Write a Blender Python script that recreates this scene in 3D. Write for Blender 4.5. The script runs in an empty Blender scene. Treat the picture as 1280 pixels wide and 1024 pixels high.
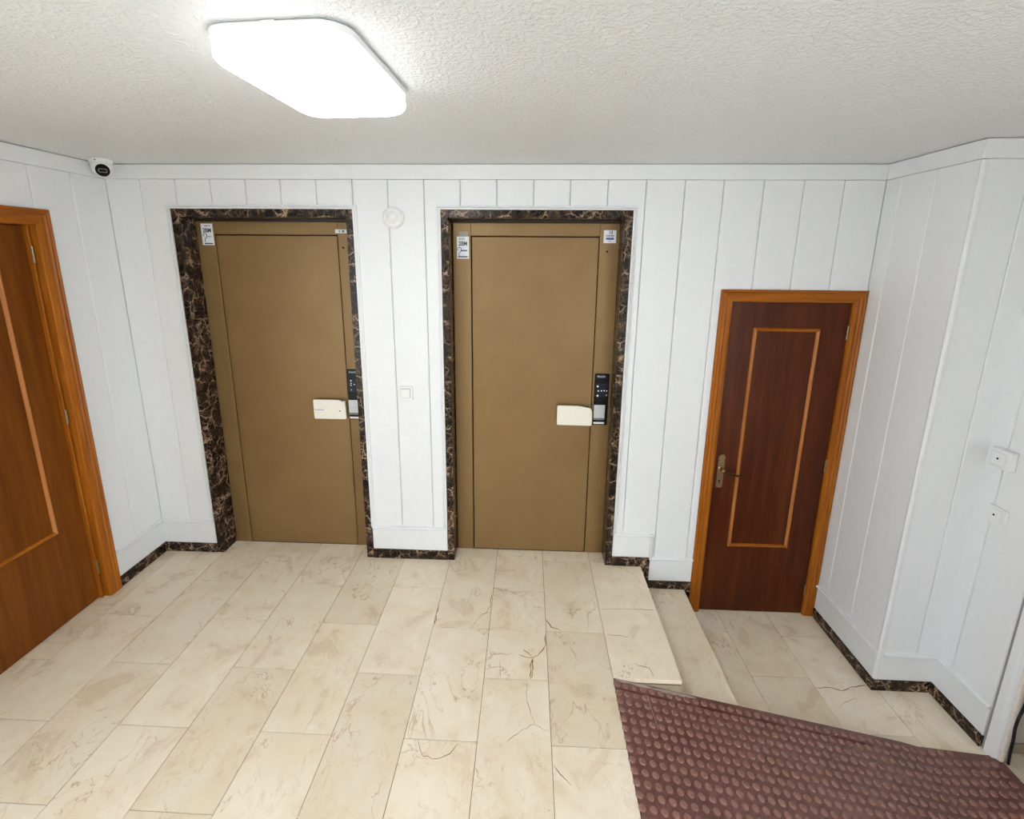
import bpy, bmesh, math, random
from mathutils import Vector, Matrix

random.seed(7)
scene = bpy.context.scene
COL = scene.collection

# ------------------------------------------------------------------ camera
F_PX, PCX, PCY = 593.30, 634.40, 458.37
YAW, PITCH, ROLL = -0.0414, 0.2213, 0.0081
CAM = Vector((0.0, -2.6682, 1.8671))
_fw = Vector((math.sin(YAW)*math.cos(PITCH), math.cos(YAW)*math.cos(PITCH), -math.sin(PITCH)))
_rt = Vector((math.cos(YAW), -math.sin(YAW), 0))
_up = _rt.cross(_fw)
_r2 = _rt*math.cos(ROLL) + _up*math.sin(ROLL)
_u2 = -_rt*math.sin(ROLL) + _up*math.cos(ROLL)
cam_data = bpy.data.cameras.new('camera')
cam_data.sensor_fit = 'HORIZONTAL'
cam_data.sensor_width = 36.0
cam_data.lens = F_PX*36.0/1280.0
cam_data.shift_x = (640-PCX)/1280.0
cam_data.shift_y = (PCY-512)/1280.0
cam_data.clip_start = 0.02
cam = bpy.data.objects.new('camera', cam_data)
M = Matrix((( _r2.x, _u2.x, -_fw.x, CAM.x), (_r2.y, _u2.y, -_fw.y, CAM.y), (_r2.z, _u2.z, -_fw.z, CAM.z), (0, 0, 0, 1)))
cam.matrix_world = M
COL.objects.link(cam)
scene.camera = cam

def project(p):
    d = Vector(p)-CAM
    z = d.dot(_fw)
    return PCX+F_PX*d.dot(_r2)/z, PCY-F_PX*d.dot(_u2)/z, z

# ------------------------------------------------------------------ world, exposure
world = bpy.data.worlds.new('world')
scene.world = world
world.use_nodes = True
world.node_tree.nodes['Background'].inputs[0].default_value = (0.83, 0.91, 1.0, 1)
world.node_tree.nodes['Background'].inputs[1].default_value = 7.6
scene.view_settings.view_transform = 'Standard'
scene.view_settings.look = 'None'
scene.view_settings.gamma = 1.0
scene.view_settings.use_curve_mapping = False
scene.view_settings.exposure = 0.03
LAMP_STRENGTH = 22.0
sun_data = bpy.data.lights.new('sun', 'SUN')  # sun added to brighten the hall through the unseen side openings
sun_data.energy = 16.0
sun_data.color = (0.89, 0.945, 1.0)
sun_data.angle = 0.02
sun = bpy.data.objects.new('sun', sun_data)
sun.rotation_euler = Vector((0.12, 0.30, -0.95)).to_track_quat('-Z', 'Y').to_euler()
sun.location = (0, -9, 6)
COL.objects.link(sun)

# ------------------------------------------------------------------ materials
def srgb(r, g, b):
    f = lambda c: (c/255/12.92) if c/255 <= 0.04045 else ((c/255+0.055)/1.055)**2.4
    return (f(r), f(g), f(b), 1.0)

class NT:
    def __init__(s, name):
        s.m = bpy.data.materials.new(name); s.m.use_nodes = True
        s.t = s.m.node_tree; s.b = s.t.nodes['Principled BSDF']
    def n(s, typ, **kw):
        nd = s.t.nodes.new(typ)
        for k, v in kw.items():
            if k in nd.inputs: nd.inputs[k].default_value = v
            else: setattr(nd, k, v)
        return nd
    def l(s, a, b): s.t.links.new(a, b)
    def ramp(s, fac, stops, interp='LINEAR'):
        r = s.n('ShaderNodeValToRGB'); r.color_ramp.interpolation = interp
        els = r.color_ramp.elements
        while len(els) < len(stops): els.new(0.5)
        for e, (p, c) in zip(els, stops): e.position = p; e.color = c
        s.l(fac, r.inputs[0]); return r.outputs[0]
    def mix(s, fac, a, b, typ='MIX'):
        m = s.n('ShaderNodeMix', data_type='RGBA', blend_type=typ)
        for sock, v in ((m.inputs[0], fac), (m.inputs[6], a), (m.inputs[7], b)):
            if hasattr(v, 'links'): s.l(v, sock)
            else: sock.default_value = v
        return m.outputs[2]
    def math(s, op, a, b=0.0):
        m = s.n('ShaderNodeMath', operation=op)
        for sock, v in ((m.inputs[0], a), (m.inputs[1], b)):
            if hasattr(v, 'links'): s.l(v, sock)
            else: sock.default_value = v
        return m.outputs[0]
    def coords(s, scale=(1, 1, 1), vary=True):
        tc = s.n('ShaderNodeTexCoord'); mp = s.n('ShaderNodeMapping')
        mp.inputs['Scale'].default_value = scale
        s.l(tc.outputs['Object'], mp.inputs['Vector'])
        if not vary: return mp.outputs[0], None
        oi = s.n('ShaderNodeObjectInfo')
        sc = s.math('MULTIPLY', oi.outputs['Random'], 37.0)
        ad = s.n('ShaderNodeVectorMath', operation='ADD')
        s.l(mp.outputs[0], ad.inputs[0]); s.l(sc, ad.inputs[1])
        return ad.outputs[0], oi.outputs['Random']
    def bump(s, height, strength, dist):
        b = s.n('ShaderNodeBump', Strength=strength, Distance=dist)
        s.l(height, b.inputs['Height']); s.l(b.outputs[0], s.b.inputs['Normal'])

MATS = {}
def plain(name, col, rough=0.5, metal=0.0, spec=0.5, bump=0.0, bscale=60, var=0.05):
    t = NT(name)
    co, _ = t.coords()
    nz = t.n('ShaderNodeTexNoise', Scale=bscale, Detail=3.0); t.l(co, nz.inputs['Vector'])
    c2 = tuple(min(1, c*(1+var)) for c in col[:3])+(1,); c1 = tuple(c*(1-var) for c in col[:3])+(1,)
    t.l(t.ramp(nz.outputs[0], [(0.3, c1), (0.7, c2)]), t.b.inputs['Base Color'])
    t.b.inputs['Roughness'].default_value = rough
    t.b.inputs['Metallic'].default_value = metal
    t.b.inputs['Specular IOR Level'].default_value = spec
    if bump: t.bump(nz.outputs[0], bump, 0.002)
    MATS[name] = t.m; return t.m

plain('white_paint', srgb(235, 236, 236), 0.42, bump=0.02, bscale=30, var=0.012)
plain('white_plain', srgb(236, 236, 232), 0.6, var=0.012)
plain('white_plastic', srgb(236, 236, 234), 0.3, var=0.01)
plain('ivory_plastic', srgb(236, 236, 233), 0.4)
plain('cream_board', srgb(240, 236, 220), 0.45, bump=0.03, var=0.015)
plain('black_gloss', srgb(6, 7, 10), 0.3, spec=0.25)
plain('black_matte', srgb(10, 9, 9), 0.7, spec=0.2)
plain('black_rubber', srgb(14, 14, 16), 0.45)
plain('display_glass', srgb(26, 34, 46), 0.3, spec=0.25)
plain('silver', srgb(205, 207, 208), 0.35, metal=0.3)
plain('grey_strip', srgb(120, 124, 126), 0.4)
plain('button_white', srgb(245, 245, 242), 0.4)
plain('print_black', srgb(40, 42, 52), 0.6)
plain('print_blue', srgb(70, 105, 160), 0.6)
plain('print_navy', srgb(60, 74, 110), 0.6)
plain('print_cyan', srgb(150, 200, 212), 0.6)
plain('print_grey', srgb(150, 158, 168), 0.6)
plain('paper_white', srgb(240, 241, 243), 0.5)
plain('paper_clear', srgb(168, 150, 122), 0.35)
plain('dark_steel', srgb(40, 27, 16), 0.4, metal=0.2)
plain('grout', srgb(120, 92, 60), 0.9)
plain('bounce_stone', srgb(205, 203, 198), 0.8)
plain('riser_stone', srgb(176, 160, 132), 0.6, bump=0.2)
plain('crack_dirt', srgb(134, 92, 50), 0.9, spec=0.1)
plain('crack_fine', srgb(172, 138, 96), 0.9)
plain('hinge_metal', srgb(150, 138, 110), 0.35, metal=0.9)
plain('bronze', srgb(158, 130, 94), 0.28, metal=0.85)
plain('bronze_dark', srgb(72, 46, 30), 0.35, metal=0.8)
plain('trim_warm', srgb(226, 214, 203), 0.45)
plain('slot_grey', srgb(150, 146, 140), 0.6)

def mk_ceiling():
    t = NT('ceiling_stipple')
    co, _ = t.coords(vary=False)
    n1 = t.n('ShaderNodeTexNoise', Scale=75.0, Detail=3.0, Roughness=0.55, Distortion=0.6); t.l(co, n1.inputs['Vector'])
    t.b.inputs['Base Color'].default_value = srgb(240, 242, 242)
    t.b.inputs['Roughness'].default_value = 0.55
    r = t.ramp(n1.outputs[0], [(0.42, (0, 0, 0, 1)), (0.62, (1, 1, 1, 1))])
    t.bump(r, 0.5, 0.005)
    MATS['ceiling'] = t.m
mk_ceiling()

def mk_crema(name='crema_marble', tint=1.0):
    t = NT(name)
    co, rnd = t.coords()
    # soft clouds
    n1 = t.n('ShaderNodeTexNoise', Scale=5.0, Detail=5.0, Roughness=0.6, Distortion=0.8); t.l(co, n1.inputs['Vector'])
    base = t.ramp(n1.outputs[0], [(0.28, srgb(236, 216, 187)), (0.5, srgb(246, 230, 205)), (0.72, srgb(251, 240, 220))])
    # tan veins
    def vein(scale, width, dist, off):
        mp = t.n('ShaderNodeMapping'); mp.inputs['Location'].default_value = (off, off*2, 0); mp.inputs['Scale'].default_value = (1, 0.6, 1)
        mp.inputs['Rotation'].default_value = (0, 0, 0.5)
        t.l(co, mp.inputs['Vector'])
        n = t.n('ShaderNodeTexNoise', Scale=scale, Detail=4.0, Roughness=0.62, Distortion=dist); t.l(mp.outputs[0], n.inputs['Vector'])
        d = t.math('ABSOLUTE', t.math('SUBTRACT', n.outputs[0], 0.5))
        return t.ramp(d, [(0.0, (1, 1, 1, 1)), (width, (0, 0, 0, 1))])
    msk = t.n('ShaderNodeTexNoise', Scale=4.0, Detail=2.0); t.l(co, msk.inputs['Vector'])
    m1 = t.ramp(msk.outputs[0], [(0.45, (0, 0, 0, 1)), (0.62, (1, 1, 1, 1))])
    m2 = t.ramp(msk.outputs[0], [(0.36, (1, 1, 1, 1)), (0.52, (0, 0, 0, 1))])
    v1 = t.math('MULTIPLY', t.math('MULTIPLY', vein(4.0, 0.008, 0.5, 3.0), m1), 0.6)
    v2 = t.math('MULTIPLY', t.math('MULTIPLY', vein(13.0, 0.022, 0.5, 9.0), m2), 0.32)
    v3 = t.math('MULTIPLY', t.math('MULTIPLY', vein(16.0, 0.035, 0.8, 17.0), m1), 0.6)
    c = t.mix(v1, base, srgb(184, 134, 80))
    c = t.mix(v2, c, srgb(212, 176, 126))
    c = t.mix(v3, c, srgb(248, 241, 226))
    # dark pits
    vo = t.n('ShaderNodeTexVoronoi', Scale=22.0); t.l(co, vo.inputs['Vector'])
    pit = t.ramp(vo.outputs['Distance'], [(0.03, (1, 1, 1, 1)), (0.06, (0, 0, 0, 1))])
    pm = t.n('ShaderNodeTexNoise', Scale=9.0); t.l(co, pm.inputs['Vector'])
    c = t.mix(t.math('MULTIPLY', pit, t.ramp(pm.outputs[0], [(0.55, (0, 0, 0, 1)), (0.6, (1, 1, 1, 1))])), c, srgb(150, 108, 64))
    # slab to slab tone
    tone = t.ramp(rnd, [(0.0, (0.87*tint, 0.845*tint, 0.80*tint, 1)), (0.5, (0.96*tint, 0.955*tint, 0.94*tint, 1)), (1.0, (1.0*tint, 1.0*tint, 1.0*tint, 1))])
    c = t.mix(1.0, c, tone, 'MULTIPLY')
    t.l(c, t.b.inputs['Base Color'])
    rr = t.ramp(n1.outputs[0], [(0.3, (0.24, 0.24, 0.24, 1)), (0.7, (0.38, 0.38, 0.38, 1))])
    t.l(rr, t.b.inputs['Roughness'])
    t.b.inputs['Specular IOR Level'].default_value = 0.4
    t.bump(n1.outputs[0], 0.03, 0.002)
    MATS[name] = t.m
mk_crema()

def mk_emperador():
    t = NT('dark_marble')
    co, rnd = t.coords()
    nz = t.n('ShaderNodeTexNoise', Scale=11.0, Detail=4.0, Roughness=0.6); t.l(co, nz.inputs['Vector'])
    ad = t.n('ShaderNodeVectorMath', operation='MULTIPLY_ADD')
    t.l(nz.outputs['Color'], ad.inputs[0]); ad.inputs[1].default_value = (0.11, 0.11, 0.11); t.l(co, ad.inputs[2])
    def web(scale, w):
        v = t.n('ShaderNodeTexVoronoi', Scale=scale, feature='DISTANCE_TO_EDGE'); t.l(ad.outputs[0], v.inputs['Vector'])
        return t.ramp(v.outputs['Distance'], [(0.0, (1, 1, 1, 1)), (w, (0, 0, 0, 1))])
    base = t.ramp(nz.outputs[0], [(0.36, srgb(14, 9, 7)), (0.56, srgb(38, 25, 18)), (0.72, srgb(92, 66, 46))])
    mk = t.n('ShaderNodeTexNoise', Scale=16.0, Detail=3.0); t.l(co, mk.inputs['Vector'])
    m1 = t.ramp(mk.outputs[0], [(0.42, (0.08, 0.08, 0.08, 1)), (0.60, (1, 1, 1, 1))])
    c = t.mix(t.math('MULTIPLY', web(14.0, 0.06), m1), base, srgb(186, 156, 126))
    c = t.mix(t.math('MULTIPLY', web(34.0, 0.09), t.math('MULTIPLY', m1, 0.55)), c, srgb(150, 124, 100))
    t.l(c, t.b.inputs['Base Color'])
    t.b.inputs['Roughness'].default_value = 0.25
    t.b.inputs['Specular IOR Level'].default_value = 0.22
    MATS['dark_marble'] = t.m
mk_emperador()

def mk_wood(name, dark, mid, light, rough=0.35, vertical=True, coat=0.0, axis=2):
    t = NT(name)
    sc = [9.0, 9.0, 9.0]; sc[axis] = 0.55
    co, rnd = t.coords(tuple(sc))
    n1 = t.n('ShaderNodeTexNoise', Scale=2.2, Detail=6.0, Roughness=0.6, Distortion=0.5); t.l(co, n1.inputs['Vector'])
    n2 = t.n('ShaderNodeTexNoise', Scale=16.0, Detail=3.0, Roughness=0.5); t.l(co, n2.inputs['Vector'])
    f = t.math('ADD', t.math('MULTIPLY', n1.outputs[0], 0.7), t.math('MULTIPLY', n2.outputs[0], 0.3))
    t.l(t.ramp(f, [(0.34, dark), (0.5, mid), (0.66, light)]), t.b.inputs['Base Color'])
    t.b.inputs['Roughness'].default_value = rough
    t.b.inputs['Coat Weight'].default_value = coat
    t.b.inputs['Specular IOR Level'].default_value = 0.22
    t.b.inputs['Coat Roughness'].default_value = 0.12
    t.bump(n2.outputs[0], 0.05, 0.001)
    MATS[name] = t.m
mk_wood('wood_leaf_honey', srgb(98, 50, 8), srgb(116, 62, 12), srgb(132, 74, 18), 0.4)
mk_wood('wood_casing', srgb(134, 70, 12), srgb(160, 90, 20), srgb(184, 110, 32), 0.38)
mk_wood('wood_casing_h', srgb(134, 70, 12), srgb(160, 90, 20), srgb(184, 110, 32), 0.38, axis=0)
mk_wood('wood_casing_hy', srgb(134, 70, 12), srgb(160, 90, 20), srgb(184, 110, 32), 0.38, axis=1)
mk_wood('wood_leaf_dark', srgb(60, 21, 3), srgb(80, 33, 7), srgb(98, 46, 14), 0.34, coat=0.0)
mk_wood('wood_bead', srgb(150, 90, 40), srgb(178, 112, 56), srgb(196, 130, 70), 0.35)

def mk_bronze_paint():
    t = NT('lift_paint')
    co, rnd = t.coords()
    n1 = t.n('ShaderNodeTexNoise', Scale=5.0, Detail=6.0, Roughness=0.6); t.l(co, n1.inputs['Vector'])
    n2 = t.n('ShaderNodeTexNoise', Scale=260.0, Detail=2.0); t.l(co, n2.inputs['Vector'])
    t.l(t.ramp(n1.outputs[0], [(0.3, srgb(136, 107, 66)), (0.7, srgb(144, 115, 73))]), t.b.inputs['Base Color'])
    t.b.inputs['Metallic'].default_value = 0.35
    t.b.inputs['Roughness'].default_value = 0.4
    t.bump(n2.outputs[0], 0.08, 0.001)
    MATS['lift_paint'] = t.m
mk_bronze_paint()

def mk_rubber():
    t = NT('ramp_rubber')
    co, _ = t.coords(vary=False)
    n1 = t.n('ShaderNodeTexNoise', Scale=6.0, Detail=6.0, Roughness=0.65); t.l(co, n1.inputs['Vector'])
    n2 = t.n('ShaderNodeTexNoise', Scale=90.0, Detail=3.0); t.l(co, n2.inputs['Vector'])
    c = t.ramp(n1.outputs[0], [(0.3, srgb(102, 60, 52)), (0.55, srgb(121, 79, 70)), (0.75, srgb(140, 101, 91))])
    c = t.mix(0.25, c, t.ramp(n2.outputs[0], [(0.35, srgb(80, 44, 42)), (0.7, srgb(150, 108, 104))]))
    t.l(c, t.b.inputs['Base Color'])
    t.b.inputs['Roughness'].default_value = 0.36
    t.bump(n2.outputs[0], 0.12, 0.001)
    MATS['ramp_rubber'] = t.m
mk_rubber()
plain('stud_rubber_lit', srgb(146, 106, 95), 0.24, bump=0.1)  # studs paler than the mat, painting in the light on their tops
plain('worn_edge', srgb(176, 158, 152), 0.6, bump=0.3)
plain('red_seam', srgb(96, 38, 30), 0.5)

def mk_emit(name, strength, col=(0.94, 0.965, 1.0, 1)):
    t = NT(name)
    t.b.inputs['Base Color'].default_value = (0.9, 0.9, 0.9, 1)
    t.b.inputs['Emission Color'].default_value = col
    t.b.inputs['Emission Strength'].default_value = strength
    MATS[name] = t.m
mk_emit('lamp_diffuser', LAMP_STRENGTH)
mk_emit('lamp_rim', 3.5)

# ------------------------------------------------------------------ mesh helpers
WORLD = {}          # world position of each object's origin

def tag(o, label=None, cat=None, group=None, kind=None):
    if label: o['label'] = label
    if cat: o['category'] = cat
    if group: o['group'] = group
    if kind: o['kind'] = kind
    return o

def place(o, origin, parent):
    COL.objects.link(o)
    WORLD[o.name] = Vector(origin)
    if parent is not None:
        o.parent = parent
        o.location = Vector(origin)-WORLD[parent.name]
    else:
        o.location = origin

def empty(name, loc):
    o = bpy.data.objects.new(name, None)
    o.empty_display_size = 0.05
    place(o, loc, None)
    return o

IDT = lambda u, d, w: (u, d, w)
T_BACK = lambda u, d, w: (u, -d, w)                    # wall facing the camera, d out of the wall
XL, X1, X2, YA = -2.3315, 1.8321, 2.1223, -0.5338
LOW, STEP = -0.3074, -0.1537
ZC = 2.36
T_LEFT = lambda u, d, w: (XL+d, u, w)
T_R1 = lambda u, d, w: (X1-d, u, w)
T_FACE = lambda u, d, w: (u, YA-d, w)
T_R2 = lambda u, d, w: (X2-d, u, w)

class MB:
    def __init__(s, T=IDT): s.bm = bmesh.new(); s.T = T
    def pt(s, u, d, w): return s.bm.verts.new(s.T(u, d, w))
    def box(s, u0, u1, d0, d1, w0, w1, bevel=0.0, seg=1):
        v = [s.pt(u, d, w) for u in (u0, u1) for d in (d0, d1) for w in (w0, w1)]
        fs = []
        for q in ((0, 1, 3, 2), (4, 6, 7, 5), (0, 4, 5, 1), (2, 3, 7, 6), (0, 2, 6, 4), (1, 5, 7, 3)):
            fs.append(s.bm.faces.new([v[i] for i in q]))
        if bevel:
            ed = list({e for f in fs for e in f.edges})
            bmesh.ops.bevel(s.bm, geom=ed, offset=bevel, segments=seg, affect='EDGES', profile=0.5)
        return s
    def prism(s, poly, a, b, axis='w'):
        # poly is a list of 2D points, extruded along the axis from a to b
        def mk(p, t):
            if axis == 'w': return s.pt(p[0], p[1], t)
            if axis == 'd': return s.pt(p[0], t, p[1])
            return s.pt(t, p[0], p[1])
        A = [mk(p, a) for p in poly]; B = [mk(p, b) for p in poly]
        s.bm.faces.new(A); s.bm.faces.new(B[::-1])
        n = len(poly)
        for i in range(n): s.bm.faces.new([A[i], B[i], B[(i+1) % n], A[(i+1) % n]])
        return s
    def loft(s, rings, cap=True):
        R = [[s.bm.verts.new(p) for p in r] for r in rings]
        n = len(R[0])
        for a, b in zip(R, R[1:]):
            for i in range(n): s.bm.faces.new([a[i], a[(i+1) % n], b[(i+1) % n], b[i]])
        if cap: s.bm.faces.new(R[0][::-1]); s.bm.faces.new(R[-1])
        return s
    def lathe(s, centre, axis, prof, n=32):
        # prof: list of (radius, height along axis)
        ax = Vector(axis).normalized()
        a = ax.orthogonal().normalized(); b = ax.cross(a)
        rings = [[Vector(centre)+ax*h+(a*math.cos(2*math.pi*i/n)+b*math.sin(2*math.pi*i/n))*max(r, 1e-5) for i in range(n)] for r, h in prof]
        return s.loft(rings)
    def tube(s, pts, radii, n=10):
        pts = [Vector(p) for p in pts]
        if not isinstance(radii, (list, tuple)): radii = [radii]*len(pts)
        rings = []
        prev = None
        for i, p in enumerate(pts):
            t = (pts[min(i+1, len(pts)-1)]-pts[max(i-1, 0)]).normalized()
            a = t.orthogonal().normalized() if prev is None else (prev-t*prev.dot(t)).normalized()
            prev = a; b = t.cross(a)
            rings.append([p+(a*math.cos(2*math.pi*k/n)+b*math.sin(2*math.pi*k/n))*radii[i] for k in range(n)])
        return s.loft(rings)
    def build(s, name, mat, parent=None, smooth=False, origin=None):
        bmesh.ops.recalc_face_normals(s.bm, faces=s.bm.faces)
        co = [v.co for v in s.bm.verts]
        if origin is None:
            lo = [min(c[i] for c in co) for i in range(3)]; hi = [max(c[i] for c in co) for i in range(3)]
            origin = Vector(((lo[0]+hi[0])/2, (lo[1]+hi[1])/2, lo[2]))
        origin = Vector(origin)
        for v in s.bm.verts: v.co -= origin
        me = bpy.data.meshes.new(name)
        s.bm.to_mesh(me); s.bm.free()
        me.materials.append(MATS[mat])
        if smooth:
            me.shade_smooth()
            try: me.set_sharp_from_angle(angle=math.radians(38))
            except Exception: pass
        o = bpy.data.objects.new(name, me)
        place(o, origin, parent)
        return o

def rounded(u0, u1, w0, w1, r, n=5):
    pts = []
    for cx, cy, a0 in ((u1-r, w1-r, 0), (u0+r, w1-r, 90), (u0+r, w0+r, 180), (u1-r, w0+r, 270)):
        for i in range(n+1):
            a = math.radians(a0+90*i/n); pts.append((cx+r*math.cos(a), cy+r*math.sin(a)))
    return pts

def text_part(body, T, u, w, d, size, mat, parent, name='lettering', thick=0.0003, align='CENTER', squash=1.0):
    cu = bpy.data.curves.new('t', 'FONT'); cu.body = body; cu.size = size; cu.align_x = align; cu.extrude = thick; cu.offset = size*0.03
    ob = bpy.data.objects.new('t', cu); COL.objects.link(ob)
    dg = bpy.context.evaluated_depsgraph_get(); dg.update()
    me = bpy.data.meshes.new_from_object(ob.evaluated_get(dg))
    COL.objects.unlink(ob); bpy.data.objects.remove(ob); bpy.data.curves.remove(cu)
    b = MB(); b.bm.from_mesh(me); bpy.data.meshes.remove(me)
    for v in b.bm.verts: v.co = Vector(T(u+v.co.x*squash, d+v.co.z, w+v.co.y))
    return b.build(name, mat, parent)

# ------------------------------------------------------------------ room shell
# openings in the back wall: u0, u1, w0, w1
OPEN_A = (-1.979, -0.958, -0.01, 2.128)
OPEN_B = (-0.478, 0.551, -0.01, 2.128)
OPEN_C = (1.060, 1.826, LOW-0.01, 1.712)
ZB = 2.2785

b = MB(T_BACK)
xs = [(-2.60, OPEN_A[0], LOW-0.1, ZC+.1), (OPEN_A[0], OPEN_A[1], OPEN_A[3], ZC+.1), (OPEN_A[1], OPEN_B[0], LOW-.1, ZC+.1),
      (OPEN_B[0], OPEN_B[1], OPEN_B[3], ZC+.1), (OPEN_B[1], OPEN_C[0], LOW-.1, ZC+.1), (OPEN_C[0], OPEN_C[1], OPEN_C[3], ZC+.1), (OPEN_C[1], 3.4, LOW-.1, ZC+.1)]
for u0, u1, w0, w1 in xs: b.box(u0, u1, -0.22, -0.018, w0, w1)
wall_back = b.build('wall_back', 'white_plain')
tag(wall_back, 'white boarded wall holding the two bronze lift doors and the low wooden door', 'wall', kind='structure')

b = MB(T_LEFT)
for y0, y1, z0, z1 in ((-0.40, 0.018, -0.1, ZC+.1), (-1.34, -0.40, 2.055, ZC+.1), (-2.9, -1.34, -0.1, ZC+.1), (-4.9, -2.9, 2.2, ZC+.1), (-5.0, -4.9, -0.1, ZC+.1)):
    b.box(y0, y1, -0.2, -0.018, z0, z1)
wall_left = b.build('wall_left', 'white_plain')
tag(wall_left, 'white boarded wall with the honey coloured wooden door', 'wall', kind='structure')

b = MB()
b.box(X1+0.018, X2+0.4, YA+0.018, -0.0, LOW-.1, ZC+.1)                    # projecting pillar block
wall_r1 = b.build('wall_right', 'white_plain')
tag(wall_r1, 'white boarded pillar block beside the dark low door', 'wall', kind='structure')
b = MB()
b.box(X2+0.018, X2+0.40, -0.826, YA+0.018, LOW-.1, ZC+.1)
wall_r2 = b.build('wall_right', 'white_plain')
tag(wall_r2, 'white boarded wall at the right edge carrying two small outlets', 'wall', kind='structure')
b = MB()
b.box(X2+0.02, X2+.40, -1.15, -0.88, 2.12, ZC+.1)
b.box(X2+0.035, X2+.22, -2.9, -1.15, LOW-.1, ZC+.1)
b.box(X2+0.035, X2+.22, -4.9, -2.9, 2.2, ZC+.1)
b.box(X2+0.035, X2+.22, -5.0, -4.9, LOW-.1, ZC+.1)
b.box(X2+0.22, 3.4, -1.97, -1.95, LOW-.1, ZC+.1)
b.box(3.4, 3.5, -1.97, 0.0, LOW-.1, ZC+.1)
wall_r3 = b.build('wall_right', 'white_plain')
tag(wall_r3, 'white wall around the side passage at the right', 'wall', kind='structure')
b = MB(); b.box(X2+0.062, 3.4, -0.842, -0.826, LOW-.1, ZC+.1)
passage = b.build('wall_passage', 'trim_warm')
m = MB(); m.box(X2+0.064, 3.39, -0.850, -0.8425, LOW, LOW+0.055, 0.001); m.build('skirting', 'riser_stone', passage)
tag(passage, 'pale wall of the side passage behind the black cable', 'wall', kind='structure')
b = MB()
b.box(-2.55, X2+.22, -5.1, -5.0, LOW-.1, ZC+.1)
tag(b.build('wall_front', 'white_plain'), 'white wall behind the viewer', 'wall', kind='structure')
for nm, x, z, lab in (('added_window_1', XL-0.12, 0.0, 'tall opening with mullions added for fill light, unseen behind the viewer on the honey door side'), ('added_window_2', X2+0.13, LOW, 'tall opening with mullions added for fill light, unseen behind the viewer on the ramp side')):
    ent = empty(nm, (x, -3.9, z)); tag(ent, lab, 'added_window', kind='structure')  # unseen street fronts, added to let fill daylight into the hall
    for y in (-4.9, -4.235, -3.57, -2.94):
        m = MB(); m.box(x-0.02, x+0.02, y, y+0.04, z, 2.2, 0.002); m.build('mullion', 'grey_strip', ent)
b = MB(); b.box(-12, -2.6, -9, 2, -0.4, -0.004); tag(b.build('bounce_ground', 'bounce_stone'), 'pale ground added outside to bounce daylight in, on the honey door side', 'bounce_ground', kind='structure')  # unseen pale ground, added to bounce light up to the ceiling
b = MB(); b.box(X2+1.6, 12, -9, 2, -0.6, LOW-0.004)
b.box(X2+.22, X2+1.6, -9, -1.98, -0.6, LOW-0.004); tag(b.build('bounce_ground', 'bounce_stone'), 'pale ground added outside to bounce daylight in, on the ramp side', 'bounce_ground', kind='structure')
b = MB(); b.box(-2.6, 3.5, -5.1, 0.22, ZC, ZC+.12)
ceiling = b.build('ceiling', 'ceiling')
tag(ceiling, 'off-white stippled plaster ceiling', 'ceiling', kind='structure')

# wall boards -------------------------------------------------------
def boards(parent, T, edges, w0, w1, openings=(), c=0.0038, steps=None):
    for u0, u1 in zip(edges, edges[1:]):
        a, e = u0+0.0012, u1-0.0012
        cuts = sorted({a, e} | {q for o in openings for q in (o[0], o[1]) if a < q < e} | ({q for q, _ in steps if a < q < e} if steps else set()))
        m = MB(T); any_ = False
        for p0, p1 in zip(cuts, cuts[1:]):
            if p1-p0 < 0.003: continue
            mid = (p0+p1)/2
            lo = w0
            if steps:
                for q, wq in steps:
                    if mid > q: lo = wq
            for o in openings:
                if o[0] < mid < o[1]: lo = max(lo, o[3])
            prof = [(p0, -0.018)]
            prof += [(p0, -c), (p0+c, 0)] if p0 == a else [(p0, 0)]
            prof += [(p1-c, 0), (p1, -c)] if p1 == e else [(p1, 0)]
            prof += [(p1, -0.018)]
            m.prism(prof, lo, w1); any_ = True
        if any_: m.build('wall_board', 'white_paint', parent)
        else: m.bm.free()

GR = [-2.3315, -2.140, -1.940, -1.743, -1.548, -1.353, -1.157, -0.958, -0.764, -0.568, -0.372, -0.175, 0.021, 0.215, 0.413, 0.612, 0.813, 1.013, 1.218, 1.421, 1.626, 1.8321]
boards(wall_back, T_BACK, GR, 0.205, ZB+0.002, [OPEN_A, OPEN_B, OPEN_C], steps=[(-9, 0.205), (0.79, 0.045)])
boards(wall_left, T_LEFT, [-2.90, -2.70, -2.492, -2.284, -2.076, -1.868, -1.66, -1.452, -1.244, -1.036, -0.83, -0.624, -0.418, -0.205, 0.008], 0.205, ZB+0.002, [(-1.34, -0.40, 0, 2.055)])
boards(wall_r1, T_R1, [-0.522, -0.309, -0.101, 0.008], -0.10, ZB+0.002)
boards(wall_r1, T_FACE, [1.850, 2.020, X2+0.008], -0.10, ZB+0.002)
boards(wall_r2, T_R2, [-0.823, -0.616, YA+0.006], -0.10, ZB+0.002)
# rounded corner strip of the pillar block
b = MB(); b.prism([(X1-0.002, YA+0.016), (X1-0.004, YA+0.004), (X1, YA-0.003), (X1+0.006, YA-0.005), (X1+0.020, YA-0.003), (X1+0.020, YA+0.018), (X1, YA+0.018)], LOW+0.052, ZB)
b.build('corner_strip', 'white_paint', wall_r1)

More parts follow.
